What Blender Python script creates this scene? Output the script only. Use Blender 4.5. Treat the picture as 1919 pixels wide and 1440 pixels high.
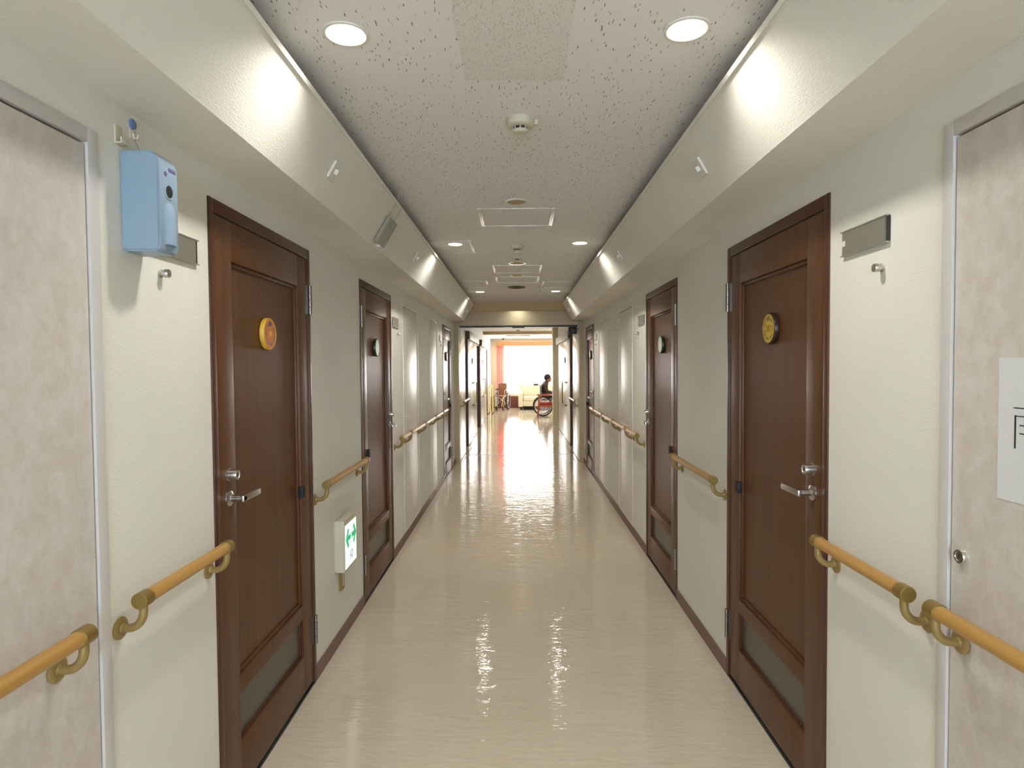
import bpy, bmesh, math, random
from mathutils import Vector, Matrix
random.seed(7)
for o in list(bpy.data.objects): bpy.data.objects.remove(o, do_unlink=True)
SC = bpy.context.scene
COL = SC.collection

# ------------------------------------------------------------------ camera
F_PX = 1130.0
cam_d = bpy.data.cameras.new('camera'); cam = bpy.data.objects.new('camera', cam_d); COL.objects.link(cam)
cam_d.sensor_fit = 'HORIZONTAL'; cam_d.sensor_width = 36.0; cam_d.lens = F_PX / 1919.0 * 36.0
cam_d.clip_start = 0.02; cam_d.clip_end = 100
cam.matrix_world = (Matrix.Translation((0, 0, 1.5)) @ Matrix.Rotation(12.2 / F_PX, 4, 'Z')
                    @ Matrix.Rotation(math.pi / 2 - 34.5 / F_PX, 4, 'X') @ Matrix.Rotation(-0.0078, 4, 'Z'))
SC.camera = cam
# ------------------------------------------------------------------ world, exposure
wd = bpy.data.worlds.new('sky'); SC.world = wd; wd.use_nodes = True
wd.node_tree.nodes['Background'].inputs[0].default_value = (0.85, 0.93, 1.0, 1)
wd.node_tree.nodes['Background'].inputs[1].default_value = 3.0
vs = SC.view_settings
vs.view_transform = 'Standard'; vs.look = 'None'; vs.gamma = 1.0; vs.use_curve_mapping = False
vs.exposure = 0.0
LAMP_W = 5.4                       # one downlight
LAMP_COL = (1.0, 0.985, 0.93)
WINDOW_GLOW = 12.0                  # daylight behind the lounge window
BACK_FILL = 24.0                    # cool fill from the added, unseen window behind the camera

XL, XR = -0.98, 1.0                # wall faces
YB = -4.0                          # near end of the corridor (behind the camera)
ZC = 2.45                          # ceiling
ZS = 2.147                         # underside of the side soffits

# ------------------------------------------------------------------ materials
def lin(c):
    return tuple(((v / 255) / 12.92 if v / 255 <= .04045 else ((v / 255 + .055) / 1.055) ** 2.4) for v in c)
def mat(name, rgb, rough=.5, metal=0., coat=0., spec=.5, emit=0., trans=0.):
    m = bpy.data.materials.new(name); m.use_nodes = True
    b = m.node_tree.nodes['Principled BSDF']; c = (*lin(rgb), 1)
    b.inputs['Base Color'].default_value = c; b.inputs['Roughness'].default_value = rough
    b.inputs['Metallic'].default_value = metal; b.inputs['Coat Weight'].default_value = coat
    b.inputs['Coat Roughness'].default_value = .12
    b.inputs['Specular IOR Level'].default_value = spec
    b.inputs['Transmission Weight'].default_value = trans
    if emit:
        b.inputs['Emission Color'].default_value = c; b.inputs['Emission Strength'].default_value = emit
    return m
class NT:
    def __init__(s, m): s.m = m; s.t = m.node_tree; s.b = s.t.nodes['Principled BSDF']
    def n(s, k, **kw):
        x = s.t.nodes.new(k)
        for a, v in kw.items(): setattr(x, a, v)
        return x
    def l(s, a, b): s.t.links.new(a, b)
    def coord(s, sc=(1, 1, 1), rot=(0, 0, 0)):
        g = s.n('ShaderNodeNewGeometry'); mp = s.n('ShaderNodeMapping')
        mp.inputs['Scale'].default_value = sc; mp.inputs['Rotation'].default_value = rot
        s.l(g.outputs['Position'], mp.inputs['Vector']); return mp.outputs['Vector']
    def noise(s, vec, scale=1, detail=4, rough=.5, dist=0):
        x = s.n('ShaderNodeTexNoise'); x.inputs['Scale'].default_value = scale; x.inputs['Detail'].default_value = detail
        x.inputs['Roughness'].default_value = rough; x.inputs['Distortion'].default_value = dist
        s.l(vec, x.inputs['Vector']); return x.outputs['Fac']
    def ramp(s, fac, stops):
        r = s.n('ShaderNodeValToRGB'); e = r.color_ramp.elements
        while len(e) < len(stops): e.new(.5)
        for i, (p, c) in enumerate(stops): e[i].position = p; e[i].color = (*c, 1)
        s.l(fac, r.inputs['Fac']); return r.outputs['Color']
    def color(s, sock): s.l(sock, s.b.inputs['Base Color'])
    def bump(s, h, strength=.2, dist=.002):
        x = s.n('ShaderNodeBump'); x.inputs['Strength'].default_value = strength; x.inputs['Distance'].default_value = dist
        s.l(h, x.inputs['Height']); s.l(x.outputs['Normal'], s.b.inputs['Normal'])

M = {}
def wallpaper(name, rgb):
    m = mat(name, rgb, .58, spec=.2); t = NT(m)
    v = t.coord((90, 75, 320)); h = t.noise(v, 1, 3, .6)
    t.bump(h, .8, .0014)
    v2 = t.coord((2, 2, 2)); a = lin(rgb); d = tuple(x * .955 for x in a)
    t.color(t.ramp(t.noise(v2, 1.3, 3), [(.3, d), (.7, a)])); return m
M['wall'] = wallpaper('wallpaper_cream', (232, 229, 217))
M['soffit'] = wallpaper('soffit_paper', (234, 231, 219))
M['wall_beige'] = mat('wall_beige', (208, 196, 172), .6)
m = M['ceiling'] = mat('ceiling_board', (239, 236, 231), .85, spec=.2)
def flecks(m, base, dark, k, keep):
    t = NT(m); acc = None
    for i, ang in enumerate((.2, 1.0, 1.75, 2.5)):
        mp = t.coord((k, k * .2, k * .02), (0, 0, ang))
        vo = t.n('ShaderNodeTexVoronoi'); vo.inputs['Scale'].default_value = 1; vo.voronoi_dimensions = '2D'
        nz = t.noise(t.coord((30, 30, 30)), 1, 2)
        ad = t.n('ShaderNodeVectorMath', operation='MULTIPLY_ADD'); ad.inputs[1].default_value = (.5, .5, 0)
        cmb = t.n('ShaderNodeCombineXYZ'); t.l(nz, cmb.inputs[0]); t.l(nz, cmb.inputs[1])
        t.l(cmb.outputs[0], ad.inputs[0]); t.l(mp, ad.inputs[2]); t.l(ad.outputs[0], vo.inputs['Vector'])
        lt = t.n('ShaderNodeMath', operation='LESS_THAN'); lt.inputs[1].default_value = .15; t.l(vo.outputs['Distance'], lt.inputs[0])
        sp = t.n('ShaderNodeSeparateColor'); t.l(vo.outputs['Color'], sp.inputs[0])
        gt = t.n('ShaderNodeMath', operation='GREATER_THAN'); gt.inputs[1].default_value = 1 - keep; t.l(sp.outputs[0], gt.inputs[0])
        mu = t.n('ShaderNodeMath', operation='MULTIPLY'); t.l(lt.outputs[0], mu.inputs[0]); t.l(gt.outputs[0], mu.inputs[1])
        mu2 = t.n('ShaderNodeMath', operation='MULTIPLY'); t.l(mu.outputs[0], mu2.inputs[0]); t.l(sp.outputs[1], mu2.inputs[1])
        if acc is None: acc = mu2.outputs[0]
        else:
            mx = t.n('ShaderNodeMath', operation='MAXIMUM'); t.l(acc, mx.inputs[0]); t.l(mu2.outputs[0], mx.inputs[1]); acc = mx.outputs[0]
    t.color(t.ramp(acc, [(0, lin(base)), (.95, lin(dark))]))
flecks(m, (239, 236, 231), (104, 97, 88), 100, .09)
m = M['ceiling_dense'] = mat('ceiling_board_speckled', (222, 215, 203), .85, spec=.2)
flecks(m, (233, 228, 219), (186, 178, 166), 150, .4)
# waxed vinyl floor
m = M['floor'] = mat('vinyl_floor', (205, 186, 158), .09, spec=.5, coat=.0); t = NT(m)
a = lin((216, 202, 180)); b = lin((208, 192, 167))
t.color(t.ramp(t.noise(t.coord((1.2, 1.0, 1)), 2.2, 5, .6), [(.25, b), (.75, a)]))
n1 = t.noise(t.coord((5, 16, 1)), 1, 2, .5); n2 = t.noise(t.coord((14, 48, 1)), 1, 2, .5, .4)
ad = t.n('ShaderNodeMath', operation='MULTIPLY_ADD'); ad.inputs[1].default_value = .5; t.l(n2, ad.inputs[0]); t.l(n1, ad.inputs[2])
t.bump(ad.outputs[0], .14, .02)
rr = t.ramp(t.noise(t.coord((3, 3, 1)), 1, 3), [(.3, (.03,) * 3), (.75, (.075,) * 3)]); t.l(rr, t.b.inputs['Roughness'])
# door veneer
def wood(name, c1, c2, rough, axis, coat=.0, k=1.):
    m = mat(name, c1, rough, coat=coat, spec=.32); t = NT(m)
    sc = [70 * k, 70 * k, 70 * k]; sc[axis] = 1.6 * k
    n = t.noise(t.coord(tuple(sc)), 1, 5, .65, .4)
    t.color(t.ramp(n, [(.25, lin(c2)), (.72, lin(c1))])); t.bump(n, .05, .0006); return m
M['door'] = wood('door_veneer', (104, 66, 37), (78, 47, 24), .38, 2, .08)
M['door_frame'] = wood('door_frame_veneer', (88, 52, 36), (72, 42, 28), .38, 2, .08)
M['rail'] = wood('rail_wood', (194, 150, 82), (172, 126, 62), .34, 1, .3, .5)
M['chair_wood'] = wood('chair_wood', (190, 105, 48), (165, 85, 36), .4, 2, .2)
M['brass'] = mat('brass_cap', (150, 124, 66), .38, .55)
M['bracket'] = mat('bracket_paint', (160, 136, 84), .42, .35)
M['steel'] = mat('brushed_steel', (200, 197, 190), .28, 1)
M['hinge'] = mat('hinge_steel', (150, 145, 135), .3, 1)
M['chrome'] = mat('chrome', (225, 225, 222), .15, 1)
M['black'] = mat('black_rubber', (24, 20, 22), .6)
M['threshold'] = mat('threshold_black', (22, 20, 20), .4)
M['pane'] = mat('smoked_pane', (96, 92, 80), .35)
M['base'] = mat('vinyl_baseboard', (126, 98, 86), .5)
m = M['marble'] = mat('marbled_laminate', (216, 206, 196), .4, spec=.4); t = NT(m)
t.color(t.ramp(t.noise(t.coord((15, 15, 11)), 1.6, 7, .72, .3), [(.32, lin((206, 195, 184))), (.5, lin((214, 205, 196))), (.66, lin((221, 215, 208)))]))
M['frame_grey'] = mat('painted_steel_frame', (208, 203, 198), .4)
m = M['shaft'] = mat('painted_steel_leaf', (226, 220, 208), .34, spec=.4)
M['white'] = mat('white_plastic', (226, 222, 210), .45)
M['ivory'] = mat('ivory_plastic', (205, 197, 172), .45)
M['blue'] = mat('light_blue_plastic', (141, 163, 181), .38)
M['blue_edge'] = mat('mid_blue_vinyl', (110, 135, 180), .5)
M['violet'] = mat('violet_lens', (110, 96, 140), .25)
M['clear'] = mat('clear_hook', (215, 205, 190), .2)
M['alu'] = mat('anodised_aluminium', (186, 184, 172), .35, .8)
M['alu_frame'] = mat('hatch_aluminium', (215, 216, 214), .25, .85)
M['dark_plastic'] = mat('dark_plastic', (44, 38, 36), .5)
M['nameplate'] = mat('name_insert', (150, 150, 136), .4)
M['paper'] = mat('white_paper', (222, 222, 222), .7)
M['ink'] = mat('black_ink', (28, 24, 24), .7)
M['lamp'] = mat('lamp_glow', (255, 250, 228), .5, emit=14)
M['exit_face'] = mat('sign_glow', (246, 255, 248), .4, emit=.95)
M['green'] = mat('sign_green', (60, 205, 140), .5, emit=.45)
M['teal'] = mat('sign_teal', (60, 130, 130), .5, emit=.2)
M['plaque_orange'] = mat('plaque_orange', (214, 130, 40), .4)
M['plaque_rim_y'] = mat('plaque_yellow_rim', (214, 168, 62), .4)
M['plaque_yellow'] = mat('plaque_yellow', (206, 168, 44), .4)
M['plaque_rim_d'] = mat('plaque_dark_rim', (52, 30, 30), .3)
M['plaque_white'] = mat('plaque_white', (205, 212, 204), .35)
M['plaque_rim_g'] = mat('plaque_green_rim', (40, 60, 42), .3)
M['lilac'] = mat('petal_lilac', (140, 112, 128), .5)
M['purple'] = mat('petal_purple', (92, 52, 108), .5)
M['wreath'] = mat('petal_muted', (156, 128, 84), .5)
M['olive'] = mat('leaf_olive', (112, 104, 60), .5)
M['grey_dev'] = mat('grey_sensor_case', (150, 148, 132), .5)
M['brown_vent'] = mat('brown_vent', (104, 86, 58), .6)
M['beige_disc'] = mat('beige_disc', (176, 158, 120), .6)
M['beam'] = mat('beam_paper', (204, 178, 132), .6)
M['lintel'] = mat('lintel_steel', (216, 200, 164), .45)
M['jamb'] = mat('jamb_paint', (192, 172, 134), .45)
M['gloss_white'] = mat('gloss_white_leaf', (232, 230, 226), .18, spec=.6)
M['dark_jamb'] = mat('dark_jamb', (96, 76, 66), .45)
M['wainscot'] = mat('brown_wainscot', (112, 58, 46), .45)
M['valance'] = mat('orange_valance', (196, 148, 96), .6)
M['sofa'] = mat('cream_leather', (236, 230, 204), .45)
M['tyre'] = mat('tyre_rubber', (30, 30, 32), .6)
M['spoke'] = mat('spoke_metal', (190, 190, 192), .3, .9)
M['yellow_frame'] = mat('pale_yellow_frame', (226, 214, 130), .35, .2)
M['brown_cloth'] = mat('brown_cloth', (150, 104, 76), .8)
M['navy_cloth'] = mat('navy_cloth', (40, 48, 72), .8)
M['red_cloth'] = mat('red_cloth', (168, 62, 56), .8)
M['skin'] = mat('skin', (205, 165, 140), .55)
M['hair'] = mat('dark_hair', (52, 46, 46), .6)
M['clothes'] = mat('grey_clothes', (96, 84, 78), .85)
M['trousers'] = mat('dark_trousers', (58, 56, 62), .85)
M['sky_glow'] = mat('daylight_pane', (255, 255, 255), .3, emit=WINDOW_GLOW)
M['back_fill'] = mat('fill_pane_near', (208, 229, 255), .3, emit=BACK_FILL)  # glow of the added window, cool fill for the near walls and ceiling
m = M['sheer'] = bpy.data.materials.new('sheer_curtain'); m.use_nodes = True
nt = m.node_tree; nt.nodes.remove(nt.nodes['Principled BSDF'])
o_ = nt.nodes['Material Output']; tr = nt.nodes.new('ShaderNodeBsdfTransparent'); tl = nt.nodes.new('ShaderNodeBsdfTranslucent'); mx = nt.nodes.new('ShaderNodeMixShader')
tl.inputs[0].default_value = (.95, .95, .95, 1); mx.inputs[0].default_value = .35
nt.links.new(tr.outputs[0], mx.inputs[1]); nt.links.new(tl.outputs[0], mx.inputs[2]); nt.links.new(mx.outputs[0], o_.inputs[0])

def cloth_glow(name, rgb):
    m = bpy.data.materials.new(name); m.use_nodes = True; nt = m.node_tree; nt.nodes.remove(nt.nodes['Principled BSDF'])
    d = nt.nodes.new('ShaderNodeBsdfDiffuse'); tl = nt.nodes.new('ShaderNodeBsdfTranslucent'); mx = nt.nodes.new('ShaderNodeMixShader')
    d.inputs[0].default_value = tl.inputs[0].default_value = (*lin(rgb), 1); mx.inputs[0].default_value = .5
    nt.links.new(d.outputs[0], mx.inputs[1]); nt.links.new(tl.outputs[0], mx.inputs[2]); nt.links.new(mx.outputs[0], nt.nodes['Material Output'].inputs[0]); return m
M['curtain'] = cloth_glow('salmon_curtain', (238, 172, 162))

# ------------------------------------------------------------------ mesh builder
class MB:
    def __init__(s): s.bm = bmesh.new(); s.f = None
    def _p(s, p): return s.f(p) if s.f else Vector(p)
    def box(s, a, b, bev=0.):
        g = bmesh.new()
        vs_ = [g.verts.new((x, y, z)) for x in (a[0], b[0]) for y in (a[1], b[1]) for z in (a[2], b[2])]
        for q in ((0, 1, 3, 2), (4, 6, 7, 5), (0, 4, 5, 1), (2, 3, 7, 6), (0, 2, 6, 4), (1, 5, 7, 3)): g.faces.new([vs_[i] for i in q])
        bmesh.ops.recalc_face_normals(g, faces=g.faces)
        if bev: bmesh.ops.bevel(g, geom=g.edges[:], offset=bev, segments=2, affect='EDGES', profile=.6)
        s.merge(g); return s
    def merge(s, g, mtx=None):
        mp = {}
        for v in g.verts:
            p = mtx @ v.co if mtx else v.co
            mp[v] = s.bm.verts.new(s._p(p))
        for f in g.faces:
            try: nf = s.bm.faces.new([mp[v] for v in f.verts]); nf.smooth = f.smooth
            except ValueError: pass
        g.free()
    def prism(s, prof, y0, y1, axes='xz'):
        # polygon prof extruded along the third axis
        def P(a, b, t): return {'xz': (a, t, b), 'yz': (t, a, b), 'xy': (a, b, t)}[axes]
        g = bmesh.new(); A = [g.verts.new(P(*p, y0)) for p in prof]; B = [g.verts.new(P(*p, y1)) for p in prof]
        n = len(prof); g.faces.new(A); g.faces.new(B[::-1])
        for i in range(n): g.faces.new((A[i], B[i], B[(i + 1) % n], A[(i + 1) % n]))
        s.merge(g); return s
    def lathe(s, prof, o, d, seg=24, smooth=True):
        # prof: (radius, height along d) from o
        d = Vector(d).normalized(); u = d.orthogonal().normalized(); w = d.cross(u); o = Vector(o)
        g = bmesh.new(); rings = []
        for r, hh in prof:
            if r < 1e-6: rings.append([g.verts.new(o + d * hh)])
            else: rings.append([g.verts.new(o + d * hh + (u * math.cos(6.28318 * i / seg) + w * math.sin(6.28318 * i / seg)) * r) for i in range(seg)])
        for A, B in zip(rings, rings[1:]):
            for i in range(seg):
                j = (i + 1) % seg
                q = [A[0] if len(A) == 1 else A[i], A[0] if len(A) == 1 else A[j], B[0] if len(B) == 1 else B[j], B[0] if len(B) == 1 else B[i]]
                q2 = []
                for v in q:
                    if v not in q2: q2.append(v)
                if len(q2) > 2:
                    f = g.faces.new(q2); f.smooth = smooth
        for R_ in (rings[0], rings[-1]):
            if len(R_) > 1: g.faces.new(R_)
        s.merge(g); return s
    def cyl(s, a, b, r, seg=16, r2=None):
        a, b = Vector(a), Vector(b); L = (b - a).length
        return s.lathe([(r, 0), (r2 if r2 is not None else r, L)], a, b - a, seg)
    def tube(s, pts, r, seg=10, closed=False):
        pts = [Vector(p) for p in pts]; n = len(pts); g = bmesh.new(); rings = []
        up = None
        for i, p in enumerate(pts):
            if closed: tn = (pts[(i + 1) % n] - pts[i - 1]).normalized()
            else: tn = (pts[min(i + 1, n - 1)] - pts[max(i - 1, 0)]).normalized()
            if up is None: up = tn.orthogonal().normalized()
            up = (up - tn * up.dot(tn)).normalized(); w = tn.cross(up)
            rad = r[i] if isinstance(r, (list, tuple)) else r
            rings.append([g.verts.new(p + (up * math.cos(6.28318 * k / seg) + w * math.sin(6.28318 * k / seg)) * rad) for k in range(seg)])
        pr = list(zip(rings, rings[1:])) + ([(rings[-1], rings[0])] if closed else [])
        for A, B in pr:
            for k in range(seg):
                f = g.faces.new((A[k], A[(k + 1) % seg], B[(k + 1) % seg], B[k])); f.smooth = True
        if not closed: g.faces.new(rings[0]); g.faces.new(rings[-1])
        s.merge(g); return s
    def torus(s, c, ax, R_, r, seg=36, ms=8):
        c = Vector(c); ax = Vector(ax).normalized(); u = ax.orthogonal().normalized(); w = ax.cross(u)
        return s.tube([c + (u * math.cos(6.28318 * i / seg) + w * math.sin(6.28318 * i / seg)) * R_ for i in range(seg)], r, ms, True)
    def ball(s, c, r, sc=(1, 1, 1), sub=2):
        g = bmesh.new(); bmesh.ops.create_icosphere(g, subdivisions=sub, radius=r)
        for f in g.faces: f.smooth = True
        s.merge(g, Matrix.Translation(c) @ Matrix.Diagonal((*sc, 1))); return s
    def build(s, name, material, parent=None):
        bmesh.ops.recalc_face_normals(s.bm, faces=s.bm.faces)
        me = bpy.data.meshes.new(name); 
        o = bpy.data.objects.new(name, me); COL.objects.link(o)
        if parent is not None:
            off = parent['_o'] if '_o' in parent else (0, 0, 0)
            o.parent = parent; bmesh.ops.translate(s.bm, verts=s.bm.verts, vec=-Vector(off)); o['_o'] = off
        else:
            xs = [v.co for v in s.bm.verts]
            c = Vector(((min(v.x for v in xs) + max(v.x for v in xs)) / 2, (min(v.y for v in xs) + max(v.y for v in xs)) / 2, min(v.z for v in xs)))
            bmesh.ops.translate(s.bm, verts=s.bm.verts, vec=-c); o.location = c; o['_o'] = tuple(c)
        s.bm.to_mesh(me); s.bm.free(); me.set_sharp_from_angle(angle=math.radians(42)); me.materials.append(material if not isinstance(material, str) else M[material]); return o
def thing(name, loc, label, cat, group=None, kind=None):
    o = bpy.data.objects.new(name, None); COL.objects.link(o); o.location = loc; o['_o'] = tuple(loc)
    o.empty_display_size = .05; return tag(o, label, cat, group, kind)
def tag(o, label, cat, group=None, kind=None):
    o['label'] = label; o['category'] = cat
    if group: o['group'] = group
    if kind: o['kind'] = kind
    return o
def side_map(sd, y0, z0=0.):
    # (u along the corridor, v out of the wall, w up) to world
    if sd < 0: return lambda p: Vector((XL + p[1], y0 + p[0], z0 + p[2]))
    return lambda p: Vector((XR - p[1], y0 + p[0], z0 + p[2]))
def mb(f=None):
    m_ = MB(); m_.f = f; return m_
SIDE = {-1: 'left', 1: 'right'}

# ------------------------------------------------------------------ layout of the two corridor walls
DOORS = {-1: [(1.91, 2.83, True), (3.725, 4.635, False), (7.80, 8.74, True)], 1: [(1.95, 2.885, True), (3.80, 4.715, False), (7.98, 8.90, True)]}
SHAFTS = {-1: [(5.10, 5.88), (6.64, 7.26)], 1: [(5.28, 6.00), (6.77, 7.50)]}
NEAR = {-1: (.50, 1.41), 1: (.52, 1.435)}
DH = 2.045; SH = 2.03; NH = 2.05; BH = .075

# ------------------------------------------------------------------ structure
tag(mb().box((-1.2, YB - .1, -.1), (4.6, 21.5, 0)).build('floor', 'floor'), 'glossy waxed beige vinyl floor of the corridor', 'floor', kind='structure')
ceil = tag(mb().box((-1.2, YB - .1, ZC), (4.6, 21.5, ZC + .1)).build('ceiling', 'ceiling'), 'off-white flecked mineral board ceiling', 'ceiling', kind='structure')
mb().box((-.168, 1.12, ZC - .003), (.157, 2.03, ZC + .01)).build('ceiling_board', 'ceiling_dense', ceil)
TH = .12
def wall_segments(sd, y0, y1, cuts):
    f = side_map(sd, 0); m_ = mb(f); y = y0
    for a, b, z0, z1 in sorted(cuts):
        m_.box((y, -TH, 0), (a, 0, ZC))
        if z0 > 0: m_.box((a, -TH, 0), (b, 0, z0))
        m_.box((a, -TH, z1), (b, 0, ZC)); y = b
    m_.box((y, -TH, 0), (y1, 0, ZC)); return m_
for sd in (-1, 1):
    cuts = [(a, b, 0, DH) for a, b, _ in DOORS[sd]] + [(a, b, BH, SH) for a, b in SHAFTS[sd]] + [(NEAR[sd][0], NEAR[sd][1], BH, NH)]
    if sd < 0: cuts.append((13.75, 14.7, 0, 1.98))
    tag(wall_segments(sd, YB, 21.3 if sd < 0 else 15.2, cuts).build('wall_' + SIDE[sd], 'wall'),
        'cream textured wallpapered wall along the %s of the corridor' % SIDE[sd], 'wall', kind='structure')
    # baseboard pieces between the doors
    bb = mb(side_map(sd, 0)); y = YB
    for a, b in [(d[0], d[1]) for d in DOORS[sd]]:
        bb.box((y + .002, 0, 0), (a - .002, .006, BH), .002); y = b
    bb.box((y + .002, 0, 0), (9.25, .006, BH), .002)
    tag(bb.build('baseboard_' + SIDE[sd], 'base'), 'purplish brown vinyl baseboard along the %s wall' % SIDE[sd], 'baseboard', kind='structure')
    # sloped soffit shell with an open cove above it
    s_ = 1 if sd > 0 else -1; xw = XR if sd > 0 else XL
    prof = [(xw, ZS), (s_ * .772, ZS), (s_ * .637, 2.375), (s_ * .652, 2.384), (s_ * .783, 2.165), (xw, 2.165)]
    so = tag(mb().prism(prof, YB, 8.65).build('trim_%d' % (1 if sd < 0 else 2), 'soffit'), 'sloped cream soffit running along the top of the %s wall' % SIDE[sd], 'soffit', kind='structure')
    lip = [(s_ * .637, 2.3752), (s_ * .6435, 2.364), (s_ * .6375, 2.3605), (s_ * .631, 2.3715)]
    mb().prism(lip, YB, 8.65).build('edge_strip', 'soffit', so)
# near end of the corridor, behind the camera: wall with a glowing window added as cool fill
nw = mb(); nw.box((XL, YB - .1, 0), (XR, YB, .9)); nw.box((XL, YB - .1, 2.1), (XR, YB, ZC)); nw.box((XL, YB - .1, .9), (XL + .15, YB, 2.1)); nw.box((XR - .15, YB - .1, .9), (XR, YB, 2.1))
tag(nw.build('wall_near', 'wall'), 'cream wall closing the near end of the corridor', 'wall', kind='structure')
w2 = thing('fill_window', (0, YB - .06, .9), 'unseen window added at the near end of the corridor as cool fill light', 'window', kind='structure')
mb().box((XL + .15, YB - .07, .9), (XR - .15, YB - .06, 2.1)).build('window_pane', 'back_fill', w2)
m_ = mb()
for x in (XL + .15, -.012, XR - .19): m_.box((x, YB - .055, .9), (x + .04, YB - .015, 2.1))
for z in (.9, 2.06): m_.box((XL + .19, YB - .055, z), (XR - .19, YB - .015, z + .04))
m_.build('window_frame', 'white', w2)  # mullions for the added fill window
# cross beam, lintel and jambs of the fire door opening
tag(mb().box((XL, 9.0, 2.32), (XR, 9.1, ZC)).build('trim_3', 'beam'), 'brown beige cross beam under the ceiling before the far opening', 'beam', kind='structure')
li = tag(mb().box((XL, 9.42, 2.125), (XR, 9.52, ZC)).build('trim_4', 'lintel'), 'beige steel lintel above the far opening', 'lintel', kind='structure')
mb().box((-.915, 9.415, 2.098), (.925, 9.50, 2.125)).build('door_head_channel', 'threshold', li)
mb().box((-.09, 9.40, 2.085), (.10, 9.46, 2.105)).build('door_closer', 'dark_plastic', li)
for i, sd in enumerate((-1, 1)):
    f = side_map(sd, 9.25); j = mb(f); j.box((0, 0, 0), (.05, .066, ZS + .1))
    tag(j.build('trim_%d' % (5 + i), 'jamb'), 'beige %s jamb of the far opening' % SIDE[sd], 'jamb', kind='structure')
    d = thing('door_%d' % (21 + i), f((.06, 0, 0)), 'glossy white fire door leaf folded back on the %s side of the far opening' % SIDE[sd], 'fire door', kind='structure')
    mb(f).box((.055, .004, .012), (1.12, .064, 2.09), .003).build('door_leaf', 'gloss_white', d)
    mb(f).box((.16, .064, 1.0), (.22, .068, 1.10), .001).build('handle_plate', 'hinge', d)
    tag(mb().box((sd * .875 - .006, 9.3, 0), (sd * .875 + .006, 11.2, .002)).build('trim_%d' % (7 + i), 'dark_jamb'), 'dark floor seam beside the %s fire door leaf' % SIDE[sd], 'floor seam', kind='structure')
tag(mb().box((-.9, 10.12, 0), (.9, 10.145, .003)).build('trim_9', 'alu'), 'thin metal floor strip across the corridor past the opening', 'floor strip', kind='structure')

# ------------------------------------------------------------------ room doors
plq = {}
def plaque(par_label, sd, y, z, v0, rim, face, style):
    f = side_map(sd, y, z); p = thing('door_plaque', f((0, v0, -.063)), par_label, 'plaque', 'round plaques on the doors')
    nrm = Vector((-sd, 0, 0))
    o = f((0, v0, 0)); r = .063
    m_ = mb(); m_.lathe([(r * .93, 0), (r, .004), (r, .015), (r * .97, .019), (r * .91, .0205), (r * .90, .0185), (0, .0185)], o, nrm, 40); m_.build('rim', rim, p)
    m_ = mb(); m_.lathe([(r * .905, .0178), (r * .905, .0194), (0, .0194)], o, nrm, 40, False); m_.build('face', face, p)
    if style == 'wreath_orange' or style == 'wreath_yellow':
        org = style == 'wreath_orange'
        for part, col, ks in (('petals', 'lilac' if org else 'wreath', range(0, 14)), ('flower', 'purple' if org else 'olive', (0,)), ('leaves', 'olive', range(0, 14, 2))):
            m_ = mb(f)
            for k in ks:
                a = k * 6.28318 / 14 + (.0 if part != 'leaves' else .22)
                rr_ = .041 if part != 'flower' else .04
                cu, cw = math.sin(a) * rr_, math.cos(a) * rr_
                rad = {'petals': .0055, 'flower': .0095, 'leaves': .004}[part]
                for q in range(5):
                    b_ = q * 1.2566 + k
                    c = (cu + math.cos(b_) * rad * .65, v0 + .0194, cw + math.sin(b_) * rad * .65)
                    m_.lathe([(rad * .55, 0), (rad * .5, .0006), (0, .0008)], c, (0, 1, 0), 8)
            m_.build(part, col, p)
        # number strokes; reading direction runs away from the viewer's left
        e = 1 if sd < 0 else -1
        def stroke(m2, pts, rad): m2.tube([(e * a_, v0 + .0198, b_) for a_, b_ in pts], rad, 5)
        def three(cx, s): return [(cx + s * (a_ + .25 * b_), s * b_) for a_, b_ in ((-.35, .62), (-.1, .92), (.25, .8), (.22, .38), (-.08, .12), (.25, -.05), (.3, -.5), (.0, -.85), (-.38, -.7))]
        def zero(cx, s): return [(cx + s * (.34 * math.cos(k * .4833) + .25 * .9 * math.sin(k * .4833)), s * .9 * math.sin(k * .4833)) for k in range(14)]
        m_ = mb(f)
        if org:
            for x_ in (-.010, 0, .010): stroke(m_, [(x_ - .002, -.008), (x_, .002), (x_ + .003, .011)], .0008)
            m_.build('lettering', 'plaque_rim_y', p)
        else:
            stroke(m_, three(-.018, .0135), .0006); stroke(m_, zero(0, .0135), .0007); stroke(m_, three(.018, .0135), .0006)
            m_.build('lettering', 'ink', p)
    return p
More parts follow.
